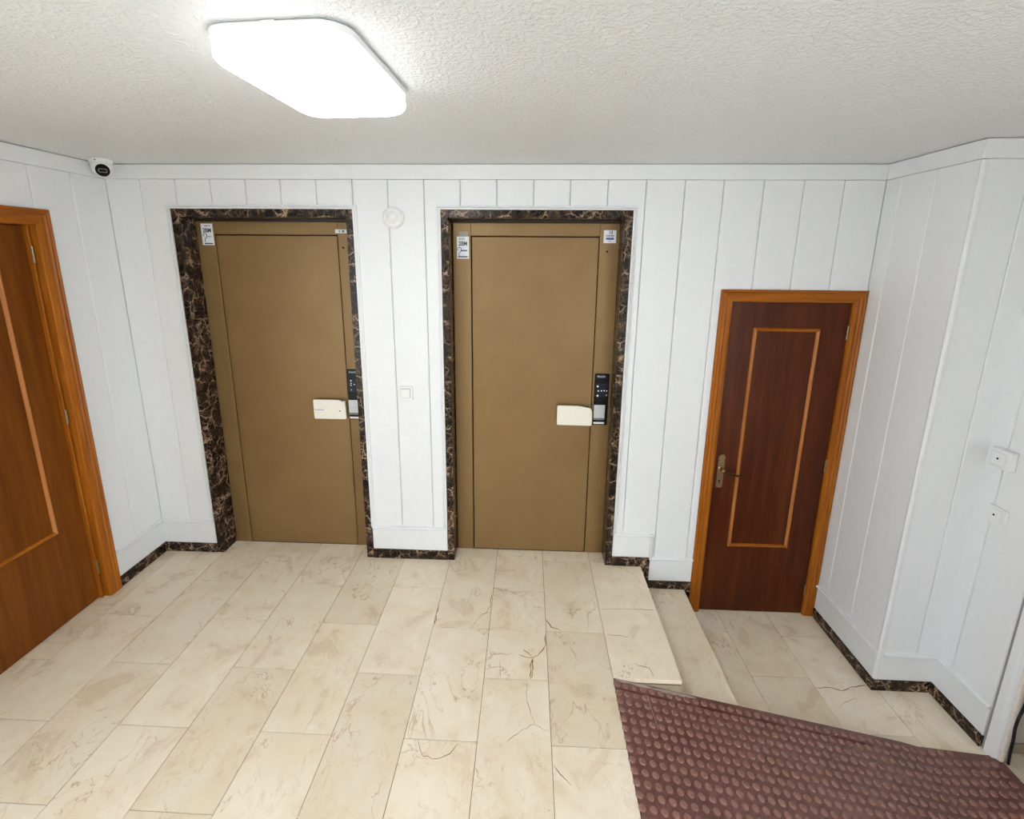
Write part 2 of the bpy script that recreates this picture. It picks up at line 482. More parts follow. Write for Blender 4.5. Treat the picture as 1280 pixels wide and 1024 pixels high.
# crown bands (plain fascia boards under the ceiling)
def band(name, T, u0, u1, label):
    m = MB(T); m.box(u0, u1, -0.015, 0.008, ZB+0.0035, ZC-0.0035, 0.0015)
    o = m.build(name, 'white_paint')
    tag(o, label, 'trim', kind='structure'); return o
band('trim_1', T_BACK, -2.3255, 1.8261, 'white fascia board under the ceiling above the lift doors')
band('trim_2', T_LEFT, -5.0, 0.0, 'white fascia board under the ceiling above the honey wooden door')
band('trim_3', T_R1, YA+0.001, -0.0055, 'white fascia board slanting up the side of the pillar block')
band('trim_4', T_FACE, X1-0.004, X2-0.006, 'white fascia board on the front of the pillar block')
band('trim_5', T_R2, -5.0, YA-0.0065, 'white fascia board above the two outlets')

# ------------------------------------------------------------------ baseboards
def cap_profile():
    return [(-0.004, 0.0), (0.0105, 0.0), (0.0155, 0.003), (0.018, 0.0085), (0.0155, 0.014), (0.009, 0.0165), (-0.004, 0.0175)]
def cap(T, u0, u1, w, parent):
    m = MB(T); m.prism([(d, w+z) for d, z in cap_profile()], u0, u1, axis='u')
    return m.build('cap_moulding', 'white_paint', parent, smooth=True)
def seg(T, u0, u1, zf, parent, skirt=True):
    m = MB(T); m.box(u0, u1, -0.017, 0.005, zf+0.063, zf+0.209, 0.001); m.build('base_board', 'white_paint', parent)
    cap(T, u0, u1, zf+0.208, parent)
    if skirt:
        m = MB(T); m.box(u0, u1, -0.017, 0.011, zf, zf+0.0635, 0.001); m.build('marble_skirting', 'dark_marble', parent)

bb = empty('baseboard_back', (-0.7, -0.006, 0.0))
tag(bb, 'white baseboard over dark marble skirting along the lift wall', 'baseboard', kind='structure')
seg(T_BACK, XL+0.0005, -1.982, 0.0, bb)
seg(T_BACK, -0.955, -0.481, 0.0, bb)
# the piece beside the right lift, stepping down the stair
m = MB(T_BACK); m.box(0.554, 0.787, -0.017, 0.006, 0.063, 0.209, 0.001); m.build('base_board', 'white_paint', bb)
cap(T_BACK, 0.554, 0.797, 0.208, bb)
m = MB(T_BACK)
m.prism([(0.797-z+0.0, d) for d, z in cap_profile()], 0.050, 0.2085); m.build('cap_moulding', 'white_paint', bb, smooth=True)
m = MB(T_BACK); m.prism([(0.554, 0.0005), (0.7335, 0.0005), (0.7335, STEP+0.0015), (0.787, STEP+0.0015), (0.787, 0.0635), (0.554, 0.0635)], -0.017, 0.011, axis='d'); m.build('marble_skirting', 'dark_marble', bb)
m = MB(T_BACK); m.box(0.788, 1.052, -0.017, 0.006, STEP+0.055, 0.050, 0.001); m.build('base_board', 'white_paint', bb)
cap(T_BACK, 0.788, 1.052, 0.048, bb)
m = MB(T_BACK); m.prism([(0.788, STEP+0.001), (1.0135, STEP+0.001), (1.0135, LOW+0.001), (1.052, LOW+0.001), (1.052, STEP+0.055), (0.788, STEP+0.055)], -0.017, 0.011, axis='d'); m.build('marble_skirting', 'dark_marble', bb)

bl = empty('baseboard_left', (XL+.006, -0.18, 0.0))
tag(bl, 'white baseboard over dark skirting beside the honey wooden door', 'baseboard', kind='structure')
seg(T_LEFT, -0.3615, -0.0005, 0.0, bl)
seg(T_LEFT, -2.9, -1.376, 0.0, bl)
br = empty('baseboard_right', (X1-.006, -0.27, LOW))
tag(br, 'white baseboard over dark skirting on the side of the pillar block', 'baseboard', kind='structure')
seg(T_R1, YA+0.003, -0.003, LOW, br)
br2 = empty('baseboard_right', (1.98, YA-.006, LOW))
tag(br2, 'short white baseboard over dark skirting on the front of the pillar block', 'baseboard', kind='structure')
seg(T_FACE, X1+0.021, X2-0.0005, LOW, br2, skirt=False)
m = MB(T_FACE); m.box(X1-0.010, X2-0.0125, -0.017, 0.011, LOW, LOW+0.0635, 0.001); m.build('marble_skirting', 'dark_marble', br2)
br3 = empty('baseboard_right', (X2-.006, -0.68, LOW))
tag(br3, 'white baseboard over dark skirting beneath the two outlets', 'baseboard', kind='structure')
seg(T_R2, -0.823, YA-0.002, LOW, br3)

# ------------------------------------------------------------------ floor
b = MB()
b.box(-2.6, 0.7300, -0.8260, 0.20, LOW-0.1, -0.0035)                 # raised landing
b.box(-2.6, 0.4190, -5.0, -0.8260, LOW-0.1, -0.0035)
for x0, x1, y0, y1 in ((0.419, 3.4, -5.0, 0.06),): b.box(x0, x1, y0, y1, LOW-0.1, LOW-0.0035)
floor = b.build('floor', 'grout', origin=(0, 0, 0))
tag(floor, 'cream marble slab floor on two levels joined by two low steps', 'floor', kind='structure')

TILE_CACHE = {}
def tile(x0, x1, y0, y1, z, name='floor_tile', mat='crema_marble', thick=0.02, gap=0.0011, bev=0.0008):
    x0 += gap; x1 -= gap; y0 += gap; y1 -= gap
    key = (round(x1-x0, 4), round(y1-y0, 4), thick, mat)
    if key not in TILE_CACHE:
        m = MB(); hx, hy = (x1-x0)/2, (y1-y0)/2
        m.box(-hx, hx, -hy, hy, -thick, 0, bev)
        o = m.build(name, mat, None, origin=(0, 0, 0)); me = o.data
        COL.objects.unlink(o); bpy.data.objects.remove(o); TILE_CACHE[key] = me
    o = bpy.data.objects.new(name, TILE_CACHE[key])
    dz = random.uniform(-0.0007, 0.0003)
    place(o, ((x0+x1)/2, (y0+y1)/2, z+dz), floor)
    return o

COLS = [-2.3315, -2.240, -1.942, -1.645, -1.348, -1.050, -0.758, -0.465, -0.171, 0.123, 0.420]
R0 = 0.018; RP = 0.2955
TILES = {}
for i, (x0, x1) in enumerate(zip(COLS, COLS[1:])):
    if i == 0:
        joints = [0.0, -0.573, -0.778, -0.872, -1.46, -2.05, -2.64, -3.2]; x0 = -2.42
    elif i % 2 == 1:
        joints = [R0+k*RP*(-2) for k in range(0, 7)]
    else:
        joints = [R0-RP+k*RP*(-2) for k in range(0, 7)]
    top = 0.125
    ys = [top]+joints
    for y1, y0 in zip(ys, ys[1:]):
        if y1 > 0 and not ((x1 > -1.95 and x0 < -0.99) or (x1 > -0.45)):
            y1 = 0.012
        if y1-y0 < 0.02: continue
        TILES[(i, round(y0, 2))] = tile(x0, x1, y0, y1, 0.0)
tile(0.420, 0.530, R0, 0.125, 0.0)
SLAB = tile(0.420, 0.7345, -0.838, R0, 0.0, thick=0.022)
# lower landing
for x0, x1, js in ((1.014, 1.235, [0.04, -0.178, -0.77, -1.37]), (1.235, 1.541, [0.04, -0.485, -1.09]), (1.541, 1.856, [0.04, -0.192, -0.79, -1.39]), (1.856, 2.160, [-0.50, -1.10, -1.7]), (2.16, 2.46, [-0.80, -1.40, -1.94]), (2.46, 2.76, [-0.80, -1.10, -1.7]), (2.76, 3.06, [-.80, -1.4, -1.94]), (3.06, 3.39, [-.80, -1.1, -1.7])):
    for y1, y0 in zip(js, js[1:]): TILES[('low', x0, round(y0, 2))] = tile(x0, x1, y0, y1, LOW)
# step: tread and risers
m = MB(); m.box(0.732, 1.0140, -1.02, 0.012, STEP-0.025, STEP, 0.001); tread = m.build('stair_tread', 'crema_marble', floor)
m = MB(); m.box(0.990, 1.004, -1.0, 0.012, LOW, STEP-0.025); m.build('stair_riser', 'riser_stone', floor)
m = MB(); m.box(0.7302, 0.7320, -0.836, 0.012, STEP, -0.022); m.build('stair_riser', 'riser_stone', floor)
m = MB(); m.box(0.425, 0.7300, -0.8375, -0.826, LOW, -0.030); m.build('stair_riser', 'riser_stone', floor)

def crack(path, z, width, mat, parent, jit=0.004, name='crack'):
    pts = [Vector((p[0], p[1], 0)) for p in path]
    fine = []
    for a, c in zip(pts, pts[1:]):
        n = max(2, int((c-a).length/0.018))
        for k in range(n): fine.append(a.lerp(c, k/n)+Vector((random.uniform(-jit, jit), random.uniform(-jit, jit), 0))*(1 if k else 0.2))
    fine.append(pts[-1])
    m = MB(); L = []; R = []
    n = len(fine)
    for i, p in enumerate(fine):
        t = (fine[min(i+1, n-1)]-fine[max(i-1, 0)]).normalized(); s = Vector((-t.y, t.x, 0))
        w = width*(0.35+0.9*random.random())*(1.0 if 0 < i < n-1 else 0.25)
        L.append((p.x+s.x*w, p.y+s.y*w)); R.append((p.x-s.x*w, p.y-s.y*w))
    for i in range(n-1):
        try: m.prism([L[i], R[i], R[i+1], L[i+1]], z-0.002, z+0.0005)
        except ValueError: pass
    return m.build(name, mat, parent)

tAB, tBC, tCD = TILES[(7, -0.57)], TILES[(8, -0.87)], TILES[(9, -0.57)]
crack([(-0.178, -0.311), (-0.18, -0.417), (-0.195, -0.458), (-0.235, -0.5), (-0.263, -0.558)], 0, 0.0015, 'crack_dirt', tAB)
crack([(-0.177, -0.453), (-0.229, -0.48)], 0, 0.0012, 'crack_dirt', tAB)
crack([(-0.462, -0.42), (-0.461, -0.50), (-0.456, -0.56)], 0, 0.002, 'crack_dirt', tAB)
crack([(0.126, -0.49), (0.152, -0.545), (0.199, -0.566)], 0, 0.0022, 'crack_dirt', tCD)
crack([(0.120, -0.592), (0.118, -0.661), (0.079, -0.728), (0.053, -0.745), (0.041, -0.791), (0.043, -0.864)], 0, 0.0019, 'crack_dirt', tBC)
crack([(0.008, -0.691), (0.028, -0.714), (0.053, -0.745)], 0, 0.0015, 'crack_dirt', tBC)
crack([(0.053, -0.745), (0.05, -0.821), (0.044, -0.862)], 0, 0.0026, 'crack_dirt', tBC)
crack([(-0.011, -0.729), (0.022, -0.743), (0.053, -0.745)], 0, 0.0014, 'crack_dirt', tBC)
crack([(-0.105, -0.768), (-0.096, -0.864)], 0, 0.001, 'crack_fine', tBC)
tl = TILES[(8, -1.46)]
crack([(0.022, -0.876), (0.028, -0.985), (0.056, -1.079), (0.007, -1.105), (-0.055, -1.162)], 0, 0.0011, 'crack_fine', tl)
crack([(0.056, -1.082), (0.115, -1.105)], 0, 0.001, 'crack_fine', tl)
tl = TILES[(7, -1.75)]
crack([(-0.405, -1.170), (-0.375, -1.229), (-0.317, -1.237), (-0.269, -1.214), (-0.246, -1.174)], 0, 0.0013, 'crack_dirt', tl)
tl = TILES[(9, -1.75)]
crack([(0.128, -1.239), (0.152, -1.271), (0.189, -1.308)], 0, 0.0014, 'crack_dirt', tl)
crack([(0.430, -0.398), (0.523, -0.39), (0.728, -0.39)], 0, 0.0012, 'crack_fine', SLAB)
crack([(0.430, -0.579), (0.541, -0.588)], 0, 0.0012, 'crack_fine', SLAB)
crack([(0.533, -0.751), (0.601, -0.778), (0.608, -0.821)], 0, 0.0014, 'crack_dirt', SLAB)
tl = TILES[('low', 1.541, -0.79)]
crack([(1.546, -0.543), (1.623, -0.539), (1.67, -0.556), (1.737, -0.528), (1.821, -0.515)], LOW, 0.0015, 'crack_dirt', tl)
crack([(1.592, -0.661), (1.636, -0.623), (1.714, -0.596)], LOW, 0.0009, 'crack_fine', tl)
tl = TILES[(4, -1.46)]

# ------------------------------------------------------------------ lift doors
RY = 0.1202
def lift_door(name, o0, o1, lf0, lf1, label):
    """o0..o1 clear opening between the marble jambs, lf0..lf1 the swinging leaf"""
    root = empty(name, ((o0+o1)/2, RY, 0.0))
    tag(root, label, 'lift door', kind='structure')
    a0, a1 = o0-0.0405, o1+0.0405
    T = T_BACK
    # marble surround
    for u0, u1 in ((a0, o0), (o1, a1)):
        m = MB(T); m.box(u0, u1, -0.150, 0.009, 0.0, 2.128, 0.0015); m.build('marble_jamb', 'dark_marble', root)
    m = MB(T); m.box(o0, o1, -0.150, 0.009, 2.086, 2.128, 0.0015); m.build('marble_lintel', 'dark_marble', root)
    # white moulding around the marble
    prof = [(0.0, -0.004), (0.0, 0.008), (0.005, 0.011), (0.008, 0.008), (0.011, 0.013), (0.015, 0.018), (0.021, 0.018), (0.021, -0.004)]
    for s, u in ((1, a0-0.0215), (-1, a1+0.0215)):
        m = MB(T); m.prism([(u+s*x, d) for x, d in prof], 0.226, 2.1285); m.build('white_moulding', 'white_paint', root)
    m = MB(T); m.prism([(d, 2.1495-x) for x, d in prof], a0-0.0215, a1+0.0215, axis='u'); m.build('white_moulding', 'white_paint', root)
    # black sheet standing in for the shade inside the gaps
    m = MB(T); m.box(o0, o1, -0.150, -0.1366, 0.0, 2.086); m.build('frame_backing', 'black_matte', root)
    m = MB(T); m.box(o0+.001, o1-.001, -0.136, -0.112, 2.071, 2.0858, 0.001); m.build('head_frame_strip', 'dark_steel', root)  # dark steel frame strip above the door head
    for u0, u1 in ((o0+0.004, lf0-0.0058), (lf1+0.004, o1-0.0005)):
        m = MB(T); m.box(u0, u1, -0.1365, -RY, 0.001, 2.0705, 0.0016); m.build('frame_stile', 'lift_paint', root)
    m = MB(T); m.box(lf0-0.0052, lf1+0.0032, -0.1365, -RY-0.0005, 1.9995, 2.0705, 0.0012); m.build('frame_head', 'lift_paint', root)
    m = MB(T); m.box(lf0+0.0008, lf1-0.0004, -0.1365, -RY-0.0005, 0.007, 1.9935, 0.002); leaf = m.build('door_leaf', 'lift_paint', root)
    return root, leaf

liftA, leafA = lift_door('door_1', -1.938, -0.9990, -1.825, -1.1045, 'bronze lift door left of the round wall alarm, in a dark marble surround')
liftB, leafB = lift_door('door_2', -0.4375, 0.5105, -0.3256, 0.3952, 'bronze lift door right of the light switch, in a dark marble surround')

def control_panel(root, u0, u1, buttons, label):
    z0, z1 = 0.885, 1.206
    m = MB(T_BACK); m.box(u0, u1, -RY, -RY+0.009, z0, z1, 0.0015)
    pn = m.build('control_panel', 'black_gloss', root); tag(pn, label)
    D = -RY+0.009
    # maker's plate lettering: a row of small white glyph blocks too fine to read
    m = MB(T_BACK); u = u0+0.014
    for wd, hh in ((0.008, 0.013), (0.005, 0.010), (0.006, 0.010), (0.004, 0.011), (0.006, 0.010), (0.005, 0.013), (0.006, 0.010)):
        m.box(u, u+wd, D, D+0.0006, z1-0.022, z1-0.022+hh); u += wd+0.0012
    m.build('maker_lettering', 'print_grey', pn)
    m = MB(T_BACK); m.prism(rounded(u0+0.003, u1-0.006, 1.063, 1.145, 0.008), D, D+0.0012, axis='d'); m.build('display_window', 'display_glass', pn)
    for i, (x, z, s) in enumerate(buttons):
        m = MB(T_BACK); m.prism(rounded(x-s, x+s, z-s, z+s, s*0.5, 3), D+0.001, D+0.0028, axis='d'); m.build('push_button', 'button_white', pn)
    m = MB(T_BACK); m.box(u0+0.001, u1-0.018, D, D+0.004, 0.930, 1.013, 0.001); m.build('silver_plate', 'silver', pn)
    m = MB(T_BACK); m.box(u0+0.001, u1-0.018, D, D+0.0015, 0.917, 0.9285); m.build('grey_strip', 'grey_strip', pn)
    m = MB(T_BACK); m.box(u0+0.003, u1-0.018, D, D+0.0025, 0.892, 0.904, 0.0005); m.build('white_strip', 'button_white', pn)
    return pn
control_panel(liftA, -1.1005, -1.0145, [(-1.076, 1.136, .0045), (-1.076, 1.119, .0035), (-1.077, 1.107, .0035), (-1.056, 1.113, .003), (-1.077, 1.078, .004)], 'tall black call panel with small white buttons')
control_panel(liftB, 0.410, 0.496, [(0.428, 1.129, .005), (0.433, 1.101, .004), (0.452, 1.102, .004), (0.468, 1.103, .004), (0.483, 1.102, .0035), (0.43, 1.071, .0055), (0.483, 1.075, .003)], 'tall black call panel with small white buttons')

def handle_plate(leaf, poly, label):
    T = T_BACK
    m = MB(T); m.prism(poly, -RY+0.028, -RY+0.038, axis='d')
    pl = m.build('pull_plate', 'cream_board', leaf); tag(pl, label)
    us = [p[0] for p in poly]; ws = [p[1] for p in poly]
    m = MB(T); m.box(min(us)+0.015, max(us)-0.012, -RY-0.001, -RY+0.0278, min(ws)+0.014, max(ws)-0.012, 0.002)
    m.build('plate_block', 'dark_steel', pl)
    return pl
r = 0.007
pa = rounded(-1.310, -1.110, 0.896, 1.018, 0.008)
pa = [p for p in pa if not (p[0] > -1.12 and p[1] > 1.008)]
pa = [(-1.1125, 1.011), (-1.118, 1.013), (-1.121, 1.007), (-1.134, 1.008), (-1.139, 1.014), (-1.150, 1.0155), (-1.153, 1.018)] + pa
pA = handle_plate(leafA, pa, 'cream pull plate with chipped top corner')
m = MB(T_BACK); D = -RY+0.0378
for x, wd, h2 in ((-1.302, .009, .005), (-1.288, .011, .006), (-1.274, .008, .005), (-1.262, .013, .005)): m.box(x, x+wd, D, D+0.0006, 0.951, 0.951+h2)
m.build('worn_lettering', 'print_grey', pA)
m = MB(T_BACK); m.box(-1.151, -1.142, D, D+0.0008, 0.946, 0.952); m.build('screw_hole', 'black_matte', pA)
pb = [(0.189, 0.895), (0.193, 0.890), (0.394, 0.888), (0.399, 0.892), (0.399, 0.965), (0.396, 0.985), (0.388, 0.997), (0.374, 1.002), (0.362, 1.0015), (0.358, 1.0055), (0.346, 1.004), (0.338, 1.009), (0.330, 1.007), (0.322, 1.0105), (0.194, 1.0115), (0.189, 1.007)]
pB = handle_plate(leafB, pb, 'plain cream pull plate with worn rounded corner')

# screw holes in the right stiles
for root, x, z in ((liftA, -1.073, 1.928), (liftB, 0.444, 1.917)):
    m = MB(); m.lathe((x, RY+0.0005, z), (0, -1, 0), [(0.0062, -0.001), (0.0062, 0.0012), (0.004, 0.0014)], 14); m.build('lock_hole', 'black_matte', root)

# stickers
def sticker(root, u0, u1, w0, w1, mat, label):
    m = MB(T_BACK); m.box(u0, u1, -RY, -RY+0.0008, w0, w1); s = m.build('sticker', mat, root); tag(s, label); return s
DS = -RY+0.0008
def bar(s, u0, u1, w0, w1, mat, name='printed_line'):
    m = MB(T_BACK); m.box(u0, u1, DS-0.0002, DS+0.0003, w0, w1); return m.build(name, mat, s)
s = sticker(liftA, -1.905, -1.836, 1.938, 2.0585, 'paper_white', 'white notice sticker with dark and navy print')
bar(s, -1.884, -1.864, 2.043, 2.049, 'print_grey'); bar(s, -1.858, -1.848, 2.045, 2.050, 'print_grey')
text_part('2BM', T_BACK, -1.871, 2.010, DS, 0.032, 'print_black', s, squash=0.86)
def swirl(s, u, w, mat):
    pts = [(-0.0005, 0.014), (-0.008, 0.018), (0.001, 0.030), (0.012, 0.028), (0.017, 0.018), (0.012, 0.006), (0.003, -0.002), (0.001, -0.012), (0.006, -0.017)]
    m = MB(); m.tube([T_BACK(u+x, DS+0.0002, w+z) for x, z in pts], 0.0022, 6); return m.build('printed_emblem', mat, s)
swirl(s, -1.891, 1.974, 'print_navy'); bar(s, -1.872, -1.848, 1.983, 1.988, 'print_grey')
bar(s, -1.895, -1.843, 1.943, 1.950, 'print_navy')
s = sticker(liftA, -1.1135, -1.040, 2.009, 2.0305, 'paper_white', 'small white strip sticker at the top corner')
bar(s, -1.093, -1.085, 2.013, 2.026, 'print_grey'); bar(s, -1.073, -1.061, 2.014, 2.024, 'print_navy')
s = sticker(liftB, -0.399, -0.347, 1.9955, 2.022, 'paper_clear', 'faded strip sticker')
bar(s, -0.394, -0.352, 2.001, 2.016, 'print_grey')
s = sticker(liftB, -0.411, -0.342, 1.8715, 1.9945, 'paper_white', 'white notice sticker with black and blue print')
bar(s, -0.399, -0.388, 1.975, 1.988, 'print_cyan'); bar(s, -0.384, -0.377, 1.975, 1.988, 'print_cyan'); bar(s, -0.373, -0.367, 1.975, 1.988, 'print_cyan')
text_part('2BM', T_BACK, -0.376, 1.945, DS, 0.032, 'print_black', s, squash=0.84)
swirl(s, -0.402, 1.905, 'print_blue'); bar(s, -0.388, -0.353, 1.913, 1.920, 'print_blue')
bar(s, -0.406, -0.350, 1.879, 1.886, 'print_navy')
s = sticker(liftB, 0.4205, 0.4905, 1.9635, 2.034, 'paper_white', 'square white sticker with grey print')
text_part('13', T_BACK, 0.459, 2.014, DS, 0.022, 'print_black', s)
bar(s, 0.432, 0.478, 2.000, 2.007, 'print_grey'); bar(s, 0.434, 0.478, 1.982, 1.993, 'print_blue'); bar(s, 0.446, 0.464, 1.972, 1.975, 'print_grey')

# ------------------------------------------------------------------ wooden doors
def wood_door(name, T, u0, u1, zf, ztop, cw, leaf_d, leafmat, hmat, bead, label, hinge_side, hinges, T_h=None):
    """u0..u1 outer edges of the casing"""
    root = empty(name, T((u0+u1)/2, leaf_d, zf)); tag(root, label, 'door', kind='structure')
    prof = [(0.0, -0.02), (0.0, 0.010), (0.004, 0.016), (0.012, 0.018), (0.016, 0.014), (0.030, 0.0185), (0.036, 0.014), (0.052, 0.017), (cw-0.004, 0.013), (cw, 0.006), (cw, -0.06), (cw-0.012, -0.06), (cw-0.012, -0.02)]
    def mitre(p_outer, axis):
        pass
    zi = ztop-cw
    # jamb casings: mitred at the top
    def casing(kind):
        m = MB(T)
        rings = []
        for end in (0, 1):
            ring = []
            for x, d in prof:
                if kind == 'L': ring.append(T(u0+x, d, zf if end == 0 else ztop-x))
                elif kind == 'R': ring.append(T(u1-x, d, zf if end == 0 else ztop-x))
                else: ring.append(T((u0+x) if end == 0 else (u1-x), d, ztop-x))
            rings.append([Vector(q) for q in ring])
        m.loft(rings)
        return m
    casing('L').build('door_casing', 'wood_casing', root)
    casing('R').build('door_casing', 'wood_casing', root)
    casing('T').build('door_casing', hmat, root)
    i0, i1 = u0+cw, u1-cw
    m = MB(T); m.box(i0+0.002, i1-0.002, leaf_d-0.035, leaf_d, zf+0.004, zi-0.002, 0.001); leaf = m.build('door_leaf', leafmat, root)
    m = MB(T); m.box(u0+cw-0.030, u1-cw+0.030, leaf_d-0.065, leaf_d-0.0355, zf, zi+0.030); m.build('dark_backing', 'black_matte', root)
    # raised bead forming the panel
    b0, b1, bz0, bz1 = bead; bw = 0.022
    bp = [(0.0, -0.002), (0.002, 0.006), (0.006, 0.011), (0.011, 0.0125), (0.016, 0.010), (0.020, 0.005), (bw, -0.002)]
    for kind in 'LRTB':
        rings = []
        for end in (0, 1):
            ring = []
            for x, d in bp:
                if kind == 'L': q = (b0+x, (bz0+x) if end == 0 else (bz1-x))
                elif kind == 'R': q = (b1-x, (bz0+x) if end == 0 else (bz1-x))
                elif kind == 'T': q = ((b0+x) if end == 0 else (b1-x), bz1-x)
                else: q = ((b0+x) if end == 0 else (b1-x), bz0+x)
                ring.append(Vector(T(q[0], leaf_d+d, q[1])))
            rings.append(ring)
        MB().loft(rings).build('panel_bead', 'wood_bead' if kind in 'LR' else hmat, leaf, smooth=True)
    hu = i1-0.004 if hinge_side > 0 else i0+0.004
    hd = leaf_d+0.006
    if leaf_d < -0.02: hu, hd = u1-0.0905, -0.018
    for z in hinges:
        m = MB()
        for k in range(3):
            c = T(hu, hd, z-0.036+k*0.025)
            m.lathe(c, (0, 0, 1), [(0.0055, 0), (0.0055, 0.0235)], 12)
        m.lathe(T(hu, hd, z-0.041), (0, 0, 1), [(0.003, 0), (0.0045, 0.004)], 12)
        m.build('hinge', 'hinge_metal', root, smooth=True)
    return root, leaf

d3, leaf3 = wood_door('door_3', T_BACK, 1.0535, 1.8305, LOW, 1.7195, 0.067, -0.004, 'wood_leaf_dark', 'wood_casing_h',
                      (1.2535, 1.6165, 0.1545, 1.5115), 'low dark reddish brown wooden door at the foot of the two steps', 1, (1.49, 0.702, -0.13))
d4, leaf4 = wood_door('door_4', T_LEFT, -1.375, -0.362, 0.0, 2.0855, 0.076, -0.040, 'wood_leaf_honey', 'wood_casing_hy',
                      (-1.145, -0.596, 0.485, 1.885), 'honey brown wooden door with panel bead at the left edge', 1, (1.875, 1.065, 0.195))
# stop strip on the hinge side of the left door
m = MB(T_LEFT); m.box(-0.457, -0.4465, -0.058, -0.020, 0.0, 2.0095, 0.002); m.build('door_stop', 'wood_casing', d4)
# handle of the low door
HD = 0.004*-1
hp = []
for x, z in ((-.019, .0), (-.019, .155), (-.016, .168), (-.021, .178), (-.017, .192), (-.008, .202), (.004, .205), (.014, .199), (.020, .186), (.017, .172), (.019, .160), (.018, .0), (.012, -.006), (-.013, -.006)):
    hp.append((1.161+x, 0.553+z))
m = MB(T_BACK); m.prism(hp, HD, HD+0.006, axis='d'); plate = m.build('handle_plate', 'bronze', leaf3); tag(plate, 'bronze lever handle plate with keyhole')
m = MB(); m.lathe((1.160, -HD-0.005, 0.672), (0, -1, 0), [(0.017, 0), (0.017, 0.006), (0.0105, 0.010), (0.0105, 0.034), (0.013, 0.040), (0.012, 0.050), (0.006, 0.054)], 20); m.build('handle_boss', 'bronze', plate, smooth=True)
m = MB(); m.tube([(1.160, -0.045, 0.672), (1.178, -0.048, 0.668), (1.200, -0.051, 0.655), (1.222, -0.052, 0.648), (1.246, -0.050, 0.645), (1.268, -0.046, 0.646)], [0.011, 0.010, 0.0075, 0.0065, 0.0055, 0.0035], 12); m.build('lever', 'bronze_dark', plate, smooth=True)
m = MB(); m.lathe((1.159, -HD-0.0055, 0.592), (0, -1, 0), [(0.0055, 0), (0.0055, 0.001)], 14); m.box(1.1565, 1.1615, -HD-0.0068, -HD-0.0055, 0.574, 0.592); m.build('keyhole', 'black_matte', plate)

# ------------------------------------------------------------------ post at the side passage
post = empty('trim_6', (X2+0.01, -0.86, LOW)); tag(post, 'white door post at the end of the outlet wall with a dark vertical slot', 'trim', kind='structure')
m = MB(); m.box(X2-0.001, X2+0.020, -0.8395, -0.8265, LOW, 2.12, 0.0006); m.build('slot_strip', 'slot_grey', post)
m = MB(); m.prism([(X2-0.006, -0.8405), (X2+0.028, -0.8405), (X2+0.0600, -0.8425), (X2+0.061, -0.872), (X2+0.050, -0.884), (X2+0.032, -0.889), (X2+0.012, -0.886), (X2-0.003, -0.879), (X2-0.006, -0.876)], LOW, 2.2); m.build('post', 'white_paint', post)
m = MB(); m.prism([(X2+0.008, -0.8895), (X2+0.012, -0.8985), (X2+0.022, -0.902), (X2+0.033, -0.8985), (X2+0.037, -0.8895)], LOW+0.012, 2.2); m.build('pipe_cover', 'trim_warm', post, smooth=True)
cable_pts = [(2.185, -0.905, 0.72), (2.170, -0.905, 0.45), (2.163, -0.905, 0.25), (2.160, -0.905, 0.12), (2.163, -0.905, 0.03), (2.152, -0.905, -0.05), (2.150, -0.905, -0.10), (2.157, -0.905, -0.17), (2.160, -0.905, -0.24), (2.164, -0.906, -0.2985)]
def smooth_path(P, k=6):
    P = [Vector(p) for p in P]; out = []
    for i in range(len(P)-1):
        p0, p1, p2, p3 = P[max(i-1, 0)], P[i], P[i+1], P[min(i+2, len(P)-1)]
        for j in range(k):
            t = j/k
            out.append(0.5*((2*p1)+(p2-p0)*t+(2*p0-5*p1+4*p2-p3)*t*t+(3*p1-p0-3*p2+p3)*t**3))
    out.append(P[-1]); return out
m = MB(); m.tube(smooth_path(cable_pts), 0.0055, 10); c = m.build('power_cable', 'black_rubber', smooth=True)
tag(c, 'black cable hanging down beside the white post at the right edge', 'cable')

# ------------------------------------------------------------------ ramp
RX0, RX1, RX2 = 0.4215, 1.818, 2.150
SL = (LOW+0.010)/(RX1-RX0)
def rz(x): return 0.0008+(SL*(x-RX0) if x < RX1 else LOW+0.0105-0.0008+ (RX1-x)*0.006)
RYB, RYF = -0.8395, -2.10
ramp = empty('access_ramp', ((RX0+RX2)/2, (RYB+RYF)/2, LOW))
tag(ramp, 'brown studded rubber ramp sloping from the raised floor to the lower landing', 'ramp')
def ryb(x): return RYB if x < 1.75 else RYB-0.030*min(1, (x-1.75)/0.35)
XSS = [RX0, 0.7, 1.0, 1.3, 1.6, 1.75, RX1, 1.88, 1.95, 2.02, 2.1, RX2]
m = MB()
top_b = [m.bm.verts.new((x, ryb(x), rz(x))) for x in XSS]; top_f = [m.bm.verts.new((x, RYF, rz(x))) for x in XSS]
low_b = [m.bm.verts.new((x, ryb(x), max(LOW+0.0004, rz(x)-0.004))) for x in XSS]; low_f = [m.bm.verts.new((x, RYF, max(LOW+0.0004, rz(x)-0.004))) for x in XSS]
for i in range(len(XSS)-1):
    m.bm.faces.new([top_b[i], top_b[i+1], top_f[i+1], top_f[i]]); m.bm.faces.new([low_b[i], low_f[i], low_f[i+1], low_b[i+1]])
    m.bm.faces.new([top_b[i], low_b[i], low_b[i+1], top_b[i+1]]); m.bm.faces.new([top_f[i], top_f[i+1], low_f[i+1], low_f[i]])
for i in (0, -1): m.bm.faces.new([top_b[i], top_f[i], low_f[i], low_b[i]])
mat_o = m.build('rubber_mat', 'ramp_rubber', ramp)
m = MB(); m.prism([(RX0+0.004, -0.012), (RX1-0.02, LOW+0.004), (RX1-0.02, LOW+0.0005), (RX0+0.004, LOW+0.0005)], RYB-0.003, RYF+0.005)
